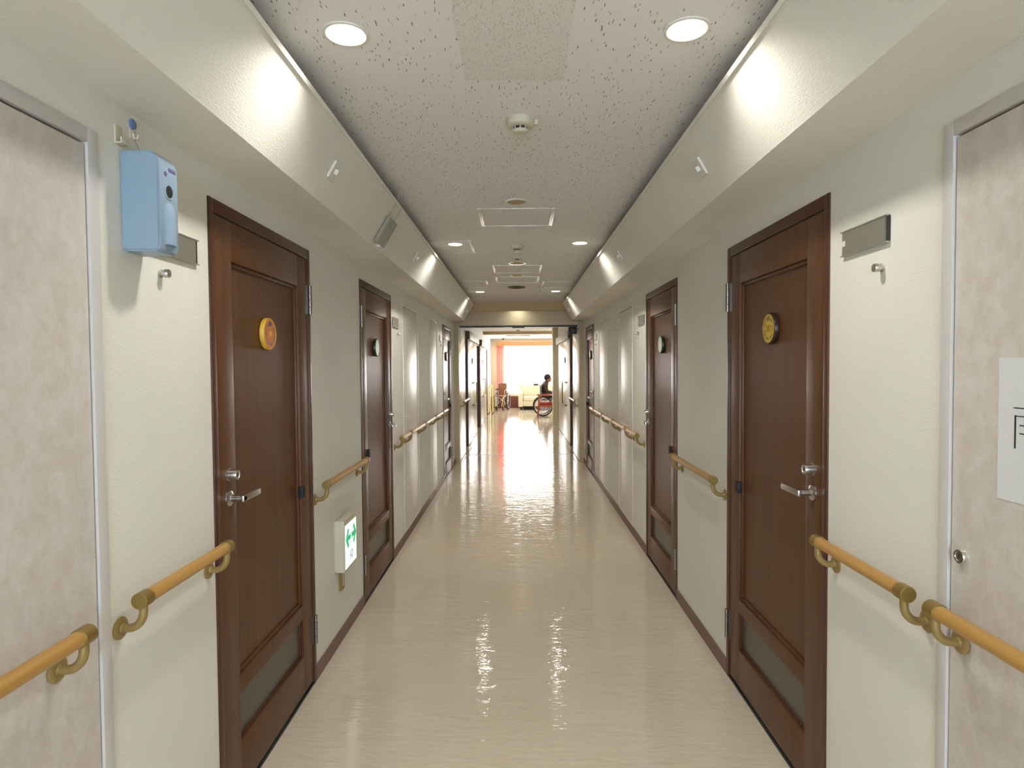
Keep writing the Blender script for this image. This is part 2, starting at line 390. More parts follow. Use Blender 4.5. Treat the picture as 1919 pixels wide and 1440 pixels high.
def room_door(idx, sd, y0, y1, hinge_far, label):
    f = side_map(sd, y0); W = y1 - y0
    d = thing('door_%d' % idx, f((W / 2, 0, 0)), label, 'door', 'brown room doors', 'structure')
    fw = .03; ft = .045
    m_ = mb(f)
    m_.box((0, -TH, 0), (fw, .006, DH), .0025); m_.box((W - fw, -TH, 0), (W, .006, DH), .0025); m_.box((fw, -TH, DH - ft), (W - fw, .006, DH), .0025)
    m_.build('door_frame', 'door_frame', d)
    a, b = fw + .003, W - fw - .003; zb, zt = .022, DH - ft - .004
    ps, pe = a + .118, b - .118; pz0, pz1 = .425, 1.862; gz0, gz1 = .19, .362
    vf, vb = .002, -.038
    leaf = mb(f)
    leaf.box((a, vb, zb), (ps, vf, zt), .0015); leaf.box((pe, vb, zb), (b, vf, zt), .0015)
    leaf.box((ps, vb, pz1), (pe, vf, zt), .0015); leaf.box((ps, vb, gz1), (pe, vf, pz0), .0015); leaf.box((ps, vb, zb), (pe, vf, gz0), .0015)
    lf = leaf.build('door_leaf', 'door', d)
    mb(f).box((ps, -.03, pz0), (pe, -.016, pz1)).build('inset_panel', 'door', lf)
    mo = mb(f); q = .014
    for (u0, u1, w0, w1) in ((ps, ps + q, pz0, pz1), (pe - q, pe, pz0, pz1), (ps + q, pe - q, pz0, pz0 + q), (ps + q, pe - q, pz1 - q, pz1)):
        mo.box((u0, -.017, w0), (u1, -.007, w1), .003)
    mo.build('panel_moulding', 'door', lf)
    mb(f).box((ps, -.03, gz0), (pe, -.018, gz1)).build('frosted_pane', 'pane', lf)
    mo = mb(f); q = .010
    for (u0, u1, w0, w1) in ((ps, ps + q, gz0, gz1), (pe - q, pe, gz0, gz1), (ps + q, pe - q, gz0, gz0 + q), (ps + q, pe - q, gz1 - q, gz1)):
        mo.box((u0, -.019, w0), (u1, -.010, w1), .002)
    mo.build('pane_moulding', 'door_frame', lf)
    mb(f).box((fw, -.10, 0), (W - fw, .004, .010)).build('threshold_strip', 'threshold', d)
    # furniture
    e = 1 if hinge_far else -1
    hu = (W - fw * .55) if hinge_far else fw * .55
    for hz in (1.745, .19):
        h_ = mb(f)
        for k in range(4): h_.cyl((hu, .0105, hz + k * .034 + .001), (hu, .0105, hz + (k + 1) * .034 - .001), .0085, 10)
        h_.box((hu - .018, .002, hz + .002), (hu + .018, .005, hz + .134)); h_.build('hinge', 'hinge', d)
    lu = (.068 + fw) if hinge_far else W - .068 - fw
    k_ = mb(f); k_.lathe([(.0215, 0), (.0215, .003), (.018, .005), (.0175, .03), (.0165, .033), (.012, .033), (.011, .031), (0, .031)], (lu, vf, 1.14), (0, 1, 0), 24); lk = k_.build('lock_cylinder', 'steel', lf)
    mb(f).box((lu - .0015, .0325, 1.133), (lu + .0015, .034, 1.147)).build('key_slot', 'dark_plastic', lk)
    k_ = mb(f); k_.lathe([(.026, 0), (.026, .005), (.021, .008), (.012, .010), (.0105, .05), (.0105, .056)], (lu, vf, 1.06), (0, 1, 0), 24)
    hd = k_.build('lever_handle', 'steel', lf)
    k_ = mb(f); u0 = lu - e * .012; u1 = lu + e * .125
    k_.box((min(u0, u1), .046, 1.049), (max(u0, u1), .058, 1.071), .004); k_.build('lever_grip', 'steel', hd)
    bu = pe if hinge_far else ps
    mb(f).box((bu - .018, -.008, .915), (bu + .018, .016, .965), .004).build('stop_block', 'black', lf)
    return d, ps, pe
DL = {(-1, 0): 'brown panelled door with an orange plaque on the left wall', (-1, 1): 'brown panelled door behind the lit exit sign on the left wall', (-1, 2): 'farthest brown door on the left wall beside the far opening',
      (1, 0): 'brown panelled door with a yellow plaque on the right wall', (1, 1): 'second brown panelled door on the right wall with a white plaque', (1, 2): 'farthest brown door on the right wall beside the far opening'}
PL = {(-1, 0): ('orange round door plaque with a purple flower wreath', 'plaque_rim_y', 'plaque_orange', 'wreath_orange'), (1, 0): ('yellow round door plaque with script number and wreath', 'plaque_rim_d', 'plaque_yellow', 'wreath_yellow'),
      (-1, 1): ('white green-rimmed plaque on the second door of the left wall', 'plaque_rim_g', 'plaque_white', ''), (1, 1): ('white green-rimmed plaque on the second door of the right wall', 'plaque_rim_g', 'plaque_white', ''),
      (-1, 2): ('pale plaque on the farthest brown door of the left wall', 'plaque_rim_d', 'plaque_white', ''), (1, 2): ('pale plaque on the farthest brown door of the right wall', 'plaque_rim_g', 'plaque_white', '')}
n = 0
for sd in (-1, 1):
    for k, (a, b, hf) in enumerate(DOORS[sd]):
        n += 1; d, ps, pe = room_door(n, sd, a, b, hf, DL[(sd, k)])
        lab, rim, face, st = PL[(sd, k)]
        plaque(lab, sd, a + (ps + pe) / 2, 1.632 if sd < 0 else 1.64, -.0158, rim, face, st)

# ------------------------------------------------------------------ flush steel doors (shafts) and the large marbled doors nearest the camera
SL = {(-1, 0): 'wider off-white flush shaft door on the left wall, nearer of two', (-1, 1): 'narrower off-white flush shaft door on the left wall, farther of two',
      (1, 0): 'off-white flush shaft door on the right wall, nearer of two', (1, 1): 'off-white flush shaft door on the right wall, farther of two'}
def flush_door(idx, sd, y0, y1, z1, label, leafm, framem, fwid, lock_u, lock_z, lock_r):
    f = side_map(sd, y0); W = y1 - y0
    d = thing('door_%d' % idx, f((W / 2, 0, BH)), label, 'door', 'flush steel doors', 'structure')
    m_ = mb(f)
    m_.box((0, -TH, BH), (fwid, .005, z1), .0015); m_.box((W - fwid, -TH, BH), (W, .005, z1), .0015)
    m_.box((fwid, -TH, z1 - fwid), (W - fwid, .005, z1), .0015); m_.box((fwid, -TH, BH), (W - fwid, .003, BH + .006))
    m_.build('door_frame', framem, d)
    g_ = .004
    lf = mb(f).box((fwid + g_, -.035, BH + .008), (W - fwid - g_, -.001, z1 - fwid - g_ * 1.6), .0012).build('door_leaf', leafm, d)
    mb(f).box((fwid * .5, -.06, BH + .004), (W - fwid * .5, -.05, z1 - fwid * .5)).build('dark_gap_backing', 'threshold', d)
    k_ = mb(f); r = lock_r; k_.lathe([(r, 0), (r, .006), (r * .92, .0085), (r * .7, .0085), (r * .66, .0065), (0, .0065)], (lock_u, -.001, lock_z), (0, 1, 0), 24)
    lk = k_.build('lock', 'chrome', lf)
    mb(f).lathe([(r * .6, 0), (0, .0008)], (lock_u, .0057, lock_z), (0, 1, 0), 16).build('lock_core', 'hinge', lk)
    mb(f).box((lock_u - r * .1, .0062, lock_z - r * .35), (lock_u + r * .1, .0071, lock_z + r * .35)).build('key_slot', 'dark_plastic', lk)
    return d
n = 10
for sd in (-1, 1):
    for k, (a, b) in enumerate(SHAFTS[sd]):
        n += 1; lu = .09 if sd < 0 else b - a - .09
        flush_door(n, sd, a, b, SH, SL[(sd, k)], 'shaft', 'shaft', .018, lu, 1.07, .011)
for i, sd in enumerate((-1, 1)):
    a, b = NEAR[sd]
    flush_door(17 + i, sd, a, b, NH, 'marbled beige laminate door nearest the camera on the %s wall' % SIDE[sd], 'marble', 'frame_grey', .034, (b - a) - .072 if sd > 0 else .09, 1.06, .0165)

# ------------------------------------------------------------------ handrails
RZ = .937; RO = .060; RR = .0175
def handrail(sd, ya, yb, label, ba=True, bb_=True, mid=None, wallv=0.0, group='wooden handrails on the walls'):
    f = side_map(sd, 0); v = RO + wallv
    t_ = thing('handrail', f(((ya + yb) / 2, wallv, RZ - .09)), label, 'handrail', group)
    m_ = mb(f); m_.cyl((ya + .03, v, RZ), (yb - .03, v, RZ), RR, 20); m_.build('rail', 'rail', t_)
    for y, e in ((ya, 1), (yb, -1)):
        m_ = mb(f); m_.lathe([(0, 0), (.0182, .0), (.0200, .0018), (.0200, .028), (.0200, .034), (.0182, .0355), (.0178, .036)], (y, v, RZ), (0, e, 0) if False else (e, 0, 0), 24)
        m_.build('end_cap', 'brass', t_)
    for y in ([ya + .018] if ba else []) + ([yb - .018] if bb_ else []) + ([mid] if mid else []):
        pts = [(y, v, RZ - .012), (y, v, RZ - .03)]
        for k in range(1, 9):
            a_ = k / 8 * math.pi / 2; pts.append((y, wallv + .022 + (v - wallv - .022) * math.cos(a_), RZ - .03 - .042 * math.sin(a_)))
        pts += [(y, wallv + .004, RZ - .072)]
        m_ = mb(f); m_.tube(pts, .0100, 12); br = m_.build('bracket', 'bracket', t_)
        m_ = mb(f); m_.lathe([(.027, 0), (.027, .003), (.024, .0055), (.012, .007), (.011, .012)], (y, wallv + .0005, RZ - .072), (0, 1, 0), 24); m_.build('base_plate', 'bracket', br)
        for q in (-1, 1):
            m_ = mb(f); m_.lathe([(.0035, 0), (.003, .0015), (0, .002)], (y, wallv + .0045, RZ - .072 + q * .018), (0, 1, 0), 8); m_.build('screw', 'hinge', br)
    return t_
handrail(-1, .55, 1.262, 'handrail on the marbled door at the left edge')
handrail(-1, 1.428, 1.885, 'handrail between the left marbled door and the door with the orange plaque')
handrail(-1, 2.842, 3.625, 'handrail on the left wall above the lit exit sign')
for a, b, lab in ((4.70, 5.075, 'short handrail just past the second brown door on the left wall'), (5.115, 5.87, 'handrail mounted on the nearer shaft door of the left wall'), (5.91, 6.61, 'handrail between the two shaft doors of the left wall'),
                  (6.65, 7.25, 'handrail mounted on the farther shaft door of the left wall'), (7.29, 7.77, 'last handrail before the farthest brown door on the left wall')):
    handrail(-1, a, b, lab)
handrail(1, .56, 1.378, 'handrail on the marbled door at the right edge')
handrail(1, 1.452, 1.915, 'handrail between the right marbled door and the door with the yellow plaque')
handrail(1, 2.902, 3.70, 'handrail between the first and second brown doors of the right wall')
for a, b, lab in ((4.78, 5.25, 'short handrail just past the second brown door on the right wall'), (5.29, 5.99, 'handrail mounted on the nearer shaft door of the right wall'), (6.03, 6.74, 'handrail between the two shaft doors of the right wall'),
                  (6.78, 7.49, 'handrail mounted on the farther shaft door of the right wall'), (7.53, 7.93, 'last handrail before the farthest brown door on the right wall')):
    handrail(1, a, b, lab)
for sd in (-1, 1):
    handrail(sd, 9.42, 10.33, 'handrail on the white fire door leaf, %s side' % SIDE[sd], wallv=.066)

# ------------------------------------------------------------------ name plates and hook knobs on the walls
NP = {(-1, 0): (1.605, 'name plate half hidden behind the blue dispenser'), (-1, 1): (4.69, 'name plate past the second brown door on the left wall'), (-1, 2): (7.50, 'name plate before the farthest brown door on the left wall'),
      (1, 0): (1.638, 'brushed metal name plate beside the door with the yellow plaque'), (1, 1): (4.79, 'name plate past the second brown door on the right wall'), (1, 2): (7.67, 'name plate before the farthest brown door on the right wall')}
for (sd, k), (y, lab) in NP.items():
    z0 = 1.812 if sd < 0 else 1.823; f = side_map(sd, y, z0); Wp, Hp = .232, .076
    t_ = thing('name_plate', f((Wp / 2, 0, 0)), lab, 'name plate', 'metal name plates on the walls')
    mb(f).box((0, 0, .003), (Wp, .005, Hp - .003)).build('back_plate', 'dark_plastic', t_)
    m_ = mb(f); m_.box((0, 0, 0), (Wp, .0115, .004), .0008); m_.box((0, 0, Hp - .004), (Wp, .0115, Hp), .0008); m_.build('holder_rail', 'alu', t_)
    e0 = .012 if sd > 0 else .004
    mb(f).box((e0, .005, .004), (Wp - .016 + e0 - .004, .0095, Hp - .004)).build('name_insert', 'alu', t_)
    m_ = mb(f); uu = Wp - .024 if sd > 0 else .012; m_.box((uu, .0095, .030), (uu + .013, .0102, .046)); m_.build('emblem', 'white', t_)
HK = [(-1, 1.652, 'round metal hook knob below the blue dispenser'), (-1, 4.88, 'small hook knob past the second brown door on the left wall'), (-1, 7.58, 'small hook knob before the farthest brown door on the left wall'),
      (1, 1.672, 'round metal hook knob under the brushed name plate on the right wall'), (1, 5.02, 'small hook knob past the second brown door on the right wall'), (1, 7.72, 'small hook knob before the farthest brown door on the right wall')]
for sd, y, lab in HK:
    f = side_map(sd, y, 1.760); m_ = mb(f)
    m_.lathe([(.0115, 0), (.0115, .004), (.009, .0055), (.009, .011), (.0115, .0125), (.0118, .023), (.0105, .025), (0, .025)], (0, 0, 0), (0, 1, 0), 20)
    tag(m_.build('hook_knob', 'steel'), lab, 'hook', 'metal hook knobs')

# ------------------------------------------------------------------ blue air freshener dispenser
f = side_map(-1, 1.492, 1.792); Wd, Dd, Hd = .086, .096, .247
t_ = thing('dispenser', f((Wd / 2, 0, 0)), 'light blue wall-mounted air freshener dispenser', 'dispenser')
g = bmesh.new()
pr = [(0, 0), (Dd * .93, 0), (Dd, .012), (Dd, Hd - .03), (Dd * .93, Hd - .008), (Dd * .8, Hd), (0, Hd)]
A = [g.verts.new((0, a_, b_)) for a_, b_ in pr]; B = [g.verts.new((Wd, a_, b_)) for a_, b_ in pr]
g.faces.new(A); g.faces.new(B)
for i in range(len(pr)): j = (i + 1) % len(pr); g.faces.new((A[i], A[j], B[j], B[i]))
bmesh.ops.recalc_face_normals(g, faces=g.faces); bmesh.ops.bevel(g, geom=g.edges[:], offset=.0045, segments=3, affect='EDGES')
m_ = mb(f); m_.merge(g); hs = m_.build('housing', 'blue', t_)
m_ = mb(f); m_.tube([(.045, Dd - .013, .02), (.045, Dd - .013, .10), (.045, Dd - .014, .118), (.045, Dd - .022, .128)], [.026, .026, .022, .006], 20); m_.build('front_bulge', 'blue', hs)
m_ = mb(f); m_.lathe([(.0205, -.002), (.0195, .0016), (.0165, .0018), (.0145, -.001)], (.045, Dd, .155), (0, 1, 0), 24); m_.build('nozzle_ring', 'blue', hs)
m_ = mb(f); m_.lathe([(.0150, -.001), (.0150, .0006), (0, .0008)], (.045, Dd, .155), (0, 1, 0), 20); m_.build('nozzle_hole', 'black', hs)
m_ = mb(f); m_.lathe([(.0065, 0), (.006, .001), (0, .0014)], (.03, Dd, .197), (0, 1, 0), 16); m_.build('sensor_lens', 'violet', hs)
m_ = mb(f); m_.box((.044, Dd - .002, .207), (.074, Dd + .0012, .216), .001); m_.build('label_badge', 'violet', hs)
# hooks above it
f = side_map(-1, 1.475, 2.05)
m_ = mb(f); m_.box((0, 0, 0), (.026, .004, .046), .001); m_.box((0, .004, 0), (.026, .018, .004), .001); m_.box((0, .015, 0), (.026, .019, .016), .001)
tag(m_.build('wall_hook', 'ivory'), 'ivory plastic J hook above the blue dispenser', 'hook')
f = side_map(-1, 1.545, 2.082)
t_ = thing('adhesive_hook', f((0, 0, 0)), 'clear adhesive hook with round blue cap near the soffit', 'hook')
m_ = mb(f); m_.box((-.012, 0, .002), (.012, .003, .026), .001); m_.tube([(0, .003, .016), (0, .006, .004), (0, .014, .002), (0, .016, .012)], .003, 8); m_.build('hook_body', 'clear', t_)
m_ = mb(f); m_.lathe([(.013, .0), (.013, .004), (.011, .0055), (0, .0055)], (0, 0, .040), (0, 1, 0), 24); m_.build('round_cap', 'blue_edge', t_)
m_ = mb(f); m_.tube([(.004, .004, .002), (.016, .008, -.02), (.022, .012, -.045)], .0008, 5); m_.build('string', 'grey_dev', t_)

# ------------------------------------------------------------------ lit exit sign and brass plate below it
f = side_map(-1, 3.145, .41); Wd, Dd, Hd = .245, .055, .275
t_ = thing('exit_sign', f((Wd / 2, 0, 0)), 'lit white exit sign box with green double arrow low on the left wall', 'exit sign')
m_ = mb(f); m_.box((0, 0, 0), (Wd, Dd, Hd), .004); bd = m_.build('casing', 'ivory', t_)
m_ = mb(f); m_.box((.012, Dd - .002, .012), (Wd - .02, Dd + .002, Hd - .03), .001); fc_ = m_.build('lit_face', 'exit_face', t_)
def flat(m2, pts, v): 
    g = bmesh.new(); A = [g.verts.new((a_, v, b_)) for a_, b_ in pts]; B = [g.verts.new((a_, v + .0012, b_)) for a_, b_ in pts]
    g.faces.new(A); g.faces.new(B[::-1])
    for i in range(len(pts)): j = (i + 1) % len(pts); g.faces.new((A[i], A[j], B[j], B[i]))
    m2.merge(g)
cz = .168; vv = Dd + .0021
for e in (-1, 1):
    X = lambda a_: .118 + e * a_
    m_ = mb(f); flat(m_, [(X(.008), cz - .014), (X(.066), cz - .014), (X(.066), cz + .014), (X(.008), cz + .014)], vv)
    flat(m_, [(X(.058), cz - .056), (X(.102), cz), (X(.058), cz + .056), (X(.038), cz + .042), (X(.068), cz), (X(.038), cz - .042)], vv); m_.build('arrow', 'green', fc_)
m_ = mb(f)
for (u0, u1, w0, w1) in ((.098, .102, .035, .092), (.118, .122, .045, .086), (.140, .144, .035, .092), (.102, .118, .062, .066), (.122, .140, .050, .054), (.122, .140, .084, .088)): m_.box((u0, vv, w0), (u1, vv + .001, w1))
m_.build('lettering', 'teal', fc_)
f = side_map(-1, 3.225, .285); m_ = mb(f); m_.box((0, 0, 0), (.055, .014, .115), .002)
t_ = tag(m_.build('outlet_plate', 'brass'), 'small brass wall plate under the exit sign', 'wall plate')
m_ = mb(f); m_.box((.012, .014, .02), (.043, .0155, .095), .0005); m_.build('plate_insert', 'ivory', t_)

# ------------------------------------------------------------------ paper notice on the right marbled door
f = side_map(1, 1.055, 1.216)
t_ = thing('paper_notice', f((.105, 0, 0)), 'white paper notice taped to the marbled door at the right edge', 'notice')
mb(f).box((0, -.0008, 0), (.21, .0004, .292)).build('sheet', 'paper', t_)
m_ = mb(f); cx, cw, s_ = .132, .150, .082       # one printed character: bar, frame, stem and four ticks
def bar(a_, b_, c_, d_, th): m_.box((cx - max(a_, c_) * s_ - (th if a_ == c_ else 0), .0004, cw + min(b_, d_) * s_ - (th if b_ == d_ else 0)), (cx - min(a_, c_) * s_ + (th if a_ == c_ else 0), .0010, cw + max(b_, d_) * s_ + (th if b_ == d_ else 0)))
bar(-.48, .5, .48, .5, .0011); bar(-.42, -.5, -.42, .32, .0018); bar(.42, -.5, .42, .32, .0018); bar(-.42, .3, .42, .3, .0010); bar(0, -.5, 0, .5, .0018)
for a_ in (-.22, .22):
    for b_ in (.08, -.12): bar(a_ - .07, b_, a_ + .07, b_, .0012)
m_.build('printed_character', 'ink', t_)

# ------------------------------------------------------------------ downlights
def downlight(x, y, label, watt, z=ZC, lit=True, r=.056, group='lit round downlights'):
    t_ = thing('downlight', (x, y, z - .004), label, 'downlight', group)
    m_ = mb(); m_.lathe([(r * 1.16, 0), (r * 1.15, .003), (r * 1.02, .0048), (r * .97, .003), (r * .97, 0)], (x, y, z), (0, 0, -1), 40); m_.build('trim_ring', 'white', t_)
    m_ = mb(); m_.lathe([(r * .97, .0005), (r * .9, .0018), (0, .0024)], (x, y, z), (0, 0, -1), 32); m_.build('lamp_glass', 'lamp', t_)
    ld = bpy.data.lights.new('downlight_lamp', 'AREA'); ld.shape = 'DISK'; ld.size = r * 1.7; ld.energy = watt; ld.color = LAMP_COL; ld.spread = math.radians(135)
    lo = bpy.data.objects.new('lamp_light', ld); COL.objects.link(lo); lo.parent = t_; lo.location = (0, 0, -.0035)
    return t_
for y, row in ((1.745, 'nearest pair'), (4.725, 'middle pair'), (7.765, 'farthest pair')):
    for sd in (-1, 1): downlight(sd * .485, y, '%s lit ceiling downlight of the %s' % (SIDE[sd], row), LAMP_W)
for y in (-1.25, -3.2):
    for sd in (-1, 1): downlight(sd * .485, y, '%s lit downlight of the %s pair behind the viewpoint' % (SIDE[sd], 'first' if y > -2 else 'second'), LAMP_W, group='downlights behind the viewpoint')
downlight(0, 9.27, 'lit downlight tucked between the cross beam and the lintel', .8)
for y, lab in ((12.2, 'lit downlight in the corridor just beyond the far opening'), (14.9, 'lit downlight in the corridor beyond the opening, nearer the lounge'), (18.4, 'unseen downlight added to brighten the lounge')): downlight(0, y, lab, LAMP_W * 1.5)  # the lounge downlight is an added lamp to brighten the far end

# ------------------------------------------------------------------ ceiling fittings
def detector(x, y, label, r=.054):
    t_ = thing('smoke_detector', (x, y, ZC - .05), label, 'smoke detector', 'ceiling smoke detectors')
    m_ = mb(); m_.lathe([(r, 0), (r, .018), (r * .96, .026), (r * .84, .030), (r * .6, .031)], (x, y, ZC), (0, 0, -1), 32); m_.build('base', 'ivory', t_)
    m_ = mb(); m_.lathe([(r * .5, .030), (r * .5, .041)], (x, y, ZC), (0, 0, -1), 24); m_.build('sensing_chamber', 'dark_plastic', t_)
    m_ = mb(); m_.lathe([(r * .56, .041), (r * .56, .046), (r * .46, .052), (0, .053)], (x, y, ZC), (0, 0, -1), 24); m_.build('cap', 'ivory', t_)
    m_ = mb()
    for k in range(8):
        a_ = k * .7854; c = Vector((x + math.cos(a_) * r * .52, y + math.sin(a_) * r * .52, 0)); m_.cyl((c.x, c.y, ZC - .030), (c.x, c.y, ZC - .042), .0028, 6)
    m_.build('cage_rib', 'ivory', t_); return t_
d_ = detector(.014, 2.36, 'cream round smoke detector nearest the camera')
mb().box((.068, 2.35, ZC - .022), (.082, 2.37, ZC - .002), .002).build('test_clip', 'ivory', d_)
detector(-.006, 4.80, 'smoke detector in the middle of the ceiling, second from the camera')
d_ = detector(-.004, 5.25, 'smaller smoke detector with a pull cord', .046)
mb().tube([(.04, 5.25, ZC - .01), (.042, 5.25, ZC - .11)], .0016, 6).build('pull_cord', 'grey_dev', d_)
detector(0, 16.2, 'small smoke detector beyond the far opening')
for y, r, lab in ((3.53, .076, 'unlit white-ringed ceiling light nearest the camera'), (5.61, .088, 'unlit white-ringed ceiling light behind the pull cord'), (6.35, .078, 'unlit white-ringed ceiling light between two hatches')):
    t_ = thing('ringed_light', (-.004, y, ZC - .006), lab, 'ceiling light', 'unlit ringed ceiling lights')
    m_ = mb(); m_.lathe([(r, 0), (r, .003), (r * .94, .0065), (r * .76, .005), (r * .70, .001)], (-.004, y, ZC), (0, 0, -1), 40); m_.build('trim_ring', 'chrome' if y > 5 else 'white', t_)
    m_ = mb(); m_.lathe([(r * .72, .0005), (r * .7, .002), (0, .0035)], (-.004, y, ZC), (0, 0, -1), 32); m_.build('cover_disc', 'beige_disc', t_)
t_ = thing('ceiling_vent', (-.015, 7.32, ZC - .014), 'dark brown round ceiling vent before the far beam', 'vent')
m_ = mb(); m_.lathe([(.108, 0), (.108, .006), (.098, .012), (.085, .010), (0, .010)], (-.015, 7.32, ZC), (0, 0, -1), 40); m_.build('vent_plate', 'brown_vent', t_)
m_ = mb()
for r in (.03, .055): m_.torus((-.015, 7.32, ZC - .0105), (0, 0, 1), r, .003, 32, 6)
m_.build('vent_ring', 'brown_vent', t_)
m_ = mb(); m_.cyl((.285, 7.42, ZC), (.285, 7.42, ZC - .012), .03, 20); m_.cyl((.285, 7.42, ZC - .012), (.285, 7.42, ZC - .045), .008, 10); m_.cyl((.285, 7.42, ZC - .045), (.285, 7.42, ZC - .048), .016, 16)
tag(m_.build('sprinkler_head', 'chrome'), 'small chrome sprinkler head near the farthest right hatch', 'sprinkler')
def hatch(x0, x1, y0, y1, label):
    t_ = thing('ceiling_hatch', ((x0 + x1) / 2, (y0 + y1) / 2, ZC - .006), label, 'ceiling hatch', 'aluminium framed ceiling hatches')
    w = .022
    for a_ in (x0, x1 - w):
        m_ = mb(); m_.box((a_, y0, ZC - .005), (a_ + w * .42, y1, ZC + .002), .0008); m_.box((a_ + w * .58, y0, ZC - .005), (a_ + w, y1, ZC + .002), .0008)
        m_.box((a_ + w * .4, y0, ZC - .002), (a_ + w * .6, y1, ZC + .002))
        m_.build('side_frame', 'alu_frame', t_)
    for a_, b_ in ((y0, y0 + .006), (y1 - .006, y1)): mb().box((x0 + w, a_, ZC - .003), (x1 - w, b_, ZC + .002)).build('end_frame', 'alu_frame', t_)
    mb().box((x0 + w, y0 + .006, ZC - .0015), (x1 - w, y1 - .006, ZC + .002)).build('hatch_board', 'ceiling', t_)
hatch(-.243, .235, 3.665, 4.12, 'middle ceiling hatch nearest the camera')
hatch(-.243, .235, 5.735, 6.19, 'middle ceiling hatch, second from the camera')
hatch(-.243, .235, 6.49, 6.94, 'middle ceiling hatch, farthest from the camera')
hatch(-.83, -.352, 4.59, 5.085, 'left side ceiling hatch around a lit downlight')
hatch(-.82, -.343, 6.78, 7.285, 'left side ceiling hatch farther along')
hatch(.28, .76, 6.885, 7.355, 'right side ceiling hatch farther along')

# ------------------------------------------------------------------ fittings on the sloped soffits
def slope_frame(sd, y, tpos, lift):
    # tpos 0 at the lower edge, 1 at the upper edge
    a = Vector((sd * .772, y, ZS)); b = Vector((sd * .637, y, 2.375)); up = (b - a).normalized(); nr = Vector((-sd * up.z, 0, -abs(up.x))).normalized()
    return a + (b - a) * tpos + nr * lift, up, nr
def slope_box(m2, sd, y, tpos, l0, l1, hy, hs):
    o, up, nr = slope_frame(sd, y, tpos, 0); ey = Vector((0, 1, 0)); g = bmesh.new()
    vs_ = [g.verts.new(o + ey * a_ * hy + up * b_ * hs + nr * c_) for a_ in (-1, 1) for b_ in (-1, 1) for c_ in (l0, l1)]
    for q in ((0, 1, 3, 2), (4, 6, 7, 5), (0, 4, 5, 1), (2, 3, 7, 6), (0, 2, 6, 4), (1, 5, 7, 3)): g.faces.new([vs_[i] for i in q])
    bmesh.ops.recalc_face_normals(g, faces=g.faces); bmesh.ops.bevel(g, geom=g.edges[:], offset=.0015, segments=2, affect='EDGES'); m2.merge(g)
for sd, y, lab in ((-1, 2.34, 'nearest square white sensor on the left soffit'), (1, 2.35, 'nearest square white sensor on the right soffit'), (-1, 4.20, 'middle square white sensor on the left soffit'), (1, 4.20, 'middle square white sensor on the right soffit'),
                   (-1, 8.30, 'farthest square white sensor on the left soffit'), (1, 8.30, 'farthest square white sensor on the right soffit')):
    o, up, nr = slope_frame(sd, y, .48, 0); t_ = thing('soffit_sensor', o, lab, 'sensor', 'square sensors on the soffits')
    m_ = mb(); slope_box(m_, sd, y, .48, .0005, .009, .035, .035); m_.build('sensor_plate', 'white', t_)
    m_ = mb(); slope_box(m_, sd, y, .48, .009, .024, .010, .010); m_.build('sensor_nub', 'white', t_)
o, up, nr = slope_frame(-1, 3.27, .35, 0)
t_ = thing('hanging_sensor', o, 'grey sensor case hanging by two wires on the left soffit', 'sensor')
m_ = mb(); slope_box(m_, -1, 3.27, .37, .004, .024, .085, .075); m_.build('sensor_case', 'grey_dev', t_)
m_ = mb(); o2, _, _ = slope_frame(-1, 3.27, .37, 0); g_o = o2 - up * .082
m_.box(tuple(g_o + Vector((.0, .01, -.012))), tuple(g_o + Vector((.022, .08, .006))), .002); m_.build('lens_end', 'white', t_)
for dy in (-.06, .06):
    a_, _, _ = slope_frame(-1, 3.27 + dy, .6, .008); b_, _, _ = slope_frame(-1, 3.27 + dy, 1.02, .004); c_ = b_ + Vector((.004, 0, .06))
    m_ = mb(); m_.tube([a_, b_, c_], .0016, 6); m_.build('hanging_wire', 'grey_dev', t_)

# ------------------------------------------------------------------ corridor beyond the opening: sliding doors with track boxes
def sliding_door(idx, sd, y0, y1, label, handle=None, plq_y=None):
    f = side_map(sd, 0)
    d = thing('door_%d' % idx, f(((y0 + y1) / 2, 0, 0)), label, 'sliding door', 'white sliding doors beyond the opening', 'structure')
    lf = mb(f).box((y0, .006, .012), (y1, .044, 1.99), .002).build('door_leaf', 'gloss_white', d)
    mb(f).box((y0 - .012, .004, .01), (y0, .046, 1.99)).build('edge_strip', 'dark_jamb', d)  # dark colour painted in for the shaded end edge of the leaf
    m_ = mb(f); m_.box((y0 - .02, .0, 1.995), (y1 + .3, .085, 2.15), .003); tb = m_.build('track_box', 'white', d)
    mb(f).box((y0 - .026, .004, 1.998), (y0 - .02, .08, 2.147)).build('end_plate', 'brown_vent', tb)
    if handle:
        a, b = handle
        m_ = mb(f); pts = [(a, .046, 1.14), (a, .085, 1.14)]
        pts = [(a, .046, 1.15), (a + .02, .08, 1.16), (b - .08, .085, 1.16), (b - .02, .085, 1.13), (b, .085, 1.06), (b, .085, .80), (b - .02, .085, .73), (b - .08, .085, .70), (a + .02, .08, .70), (a, .046, .71)]
        m_.tube(pts, .012, 8); m_.build('loop_handle', 'brass', lf)
    if plq_y:
        m_ = mb(f); m_.lathe([(.062, 0), (.062, .014), (.056, .018), (0, .018)], (plq_y, .044, 1.6), (0, 1, 0), 28); m_.build('room_disc', 'plaque_rim_d', lf)
    return d
sliding_door(23, -1, 11.2, 13.55, 'white sliding door on the left just beyond the far opening', (12.2, 12.9), 12.2)
sliding_door(24, -1, 14.95, 17.6, 'white sliding door on the left, last before the lounge', (15.6, 16.4), 15.8)
sliding_door(25, 1, 11.2, 14.4, 'white sliding door on the right just beyond the far opening', (11.9, 12.6), 12.3)
f = side_map(-1, 0)
d = thing('door_26', f((14.2, 0, 0)), 'dark brown recessed doorway on the left beyond the opening', 'doorway', kind='structure')
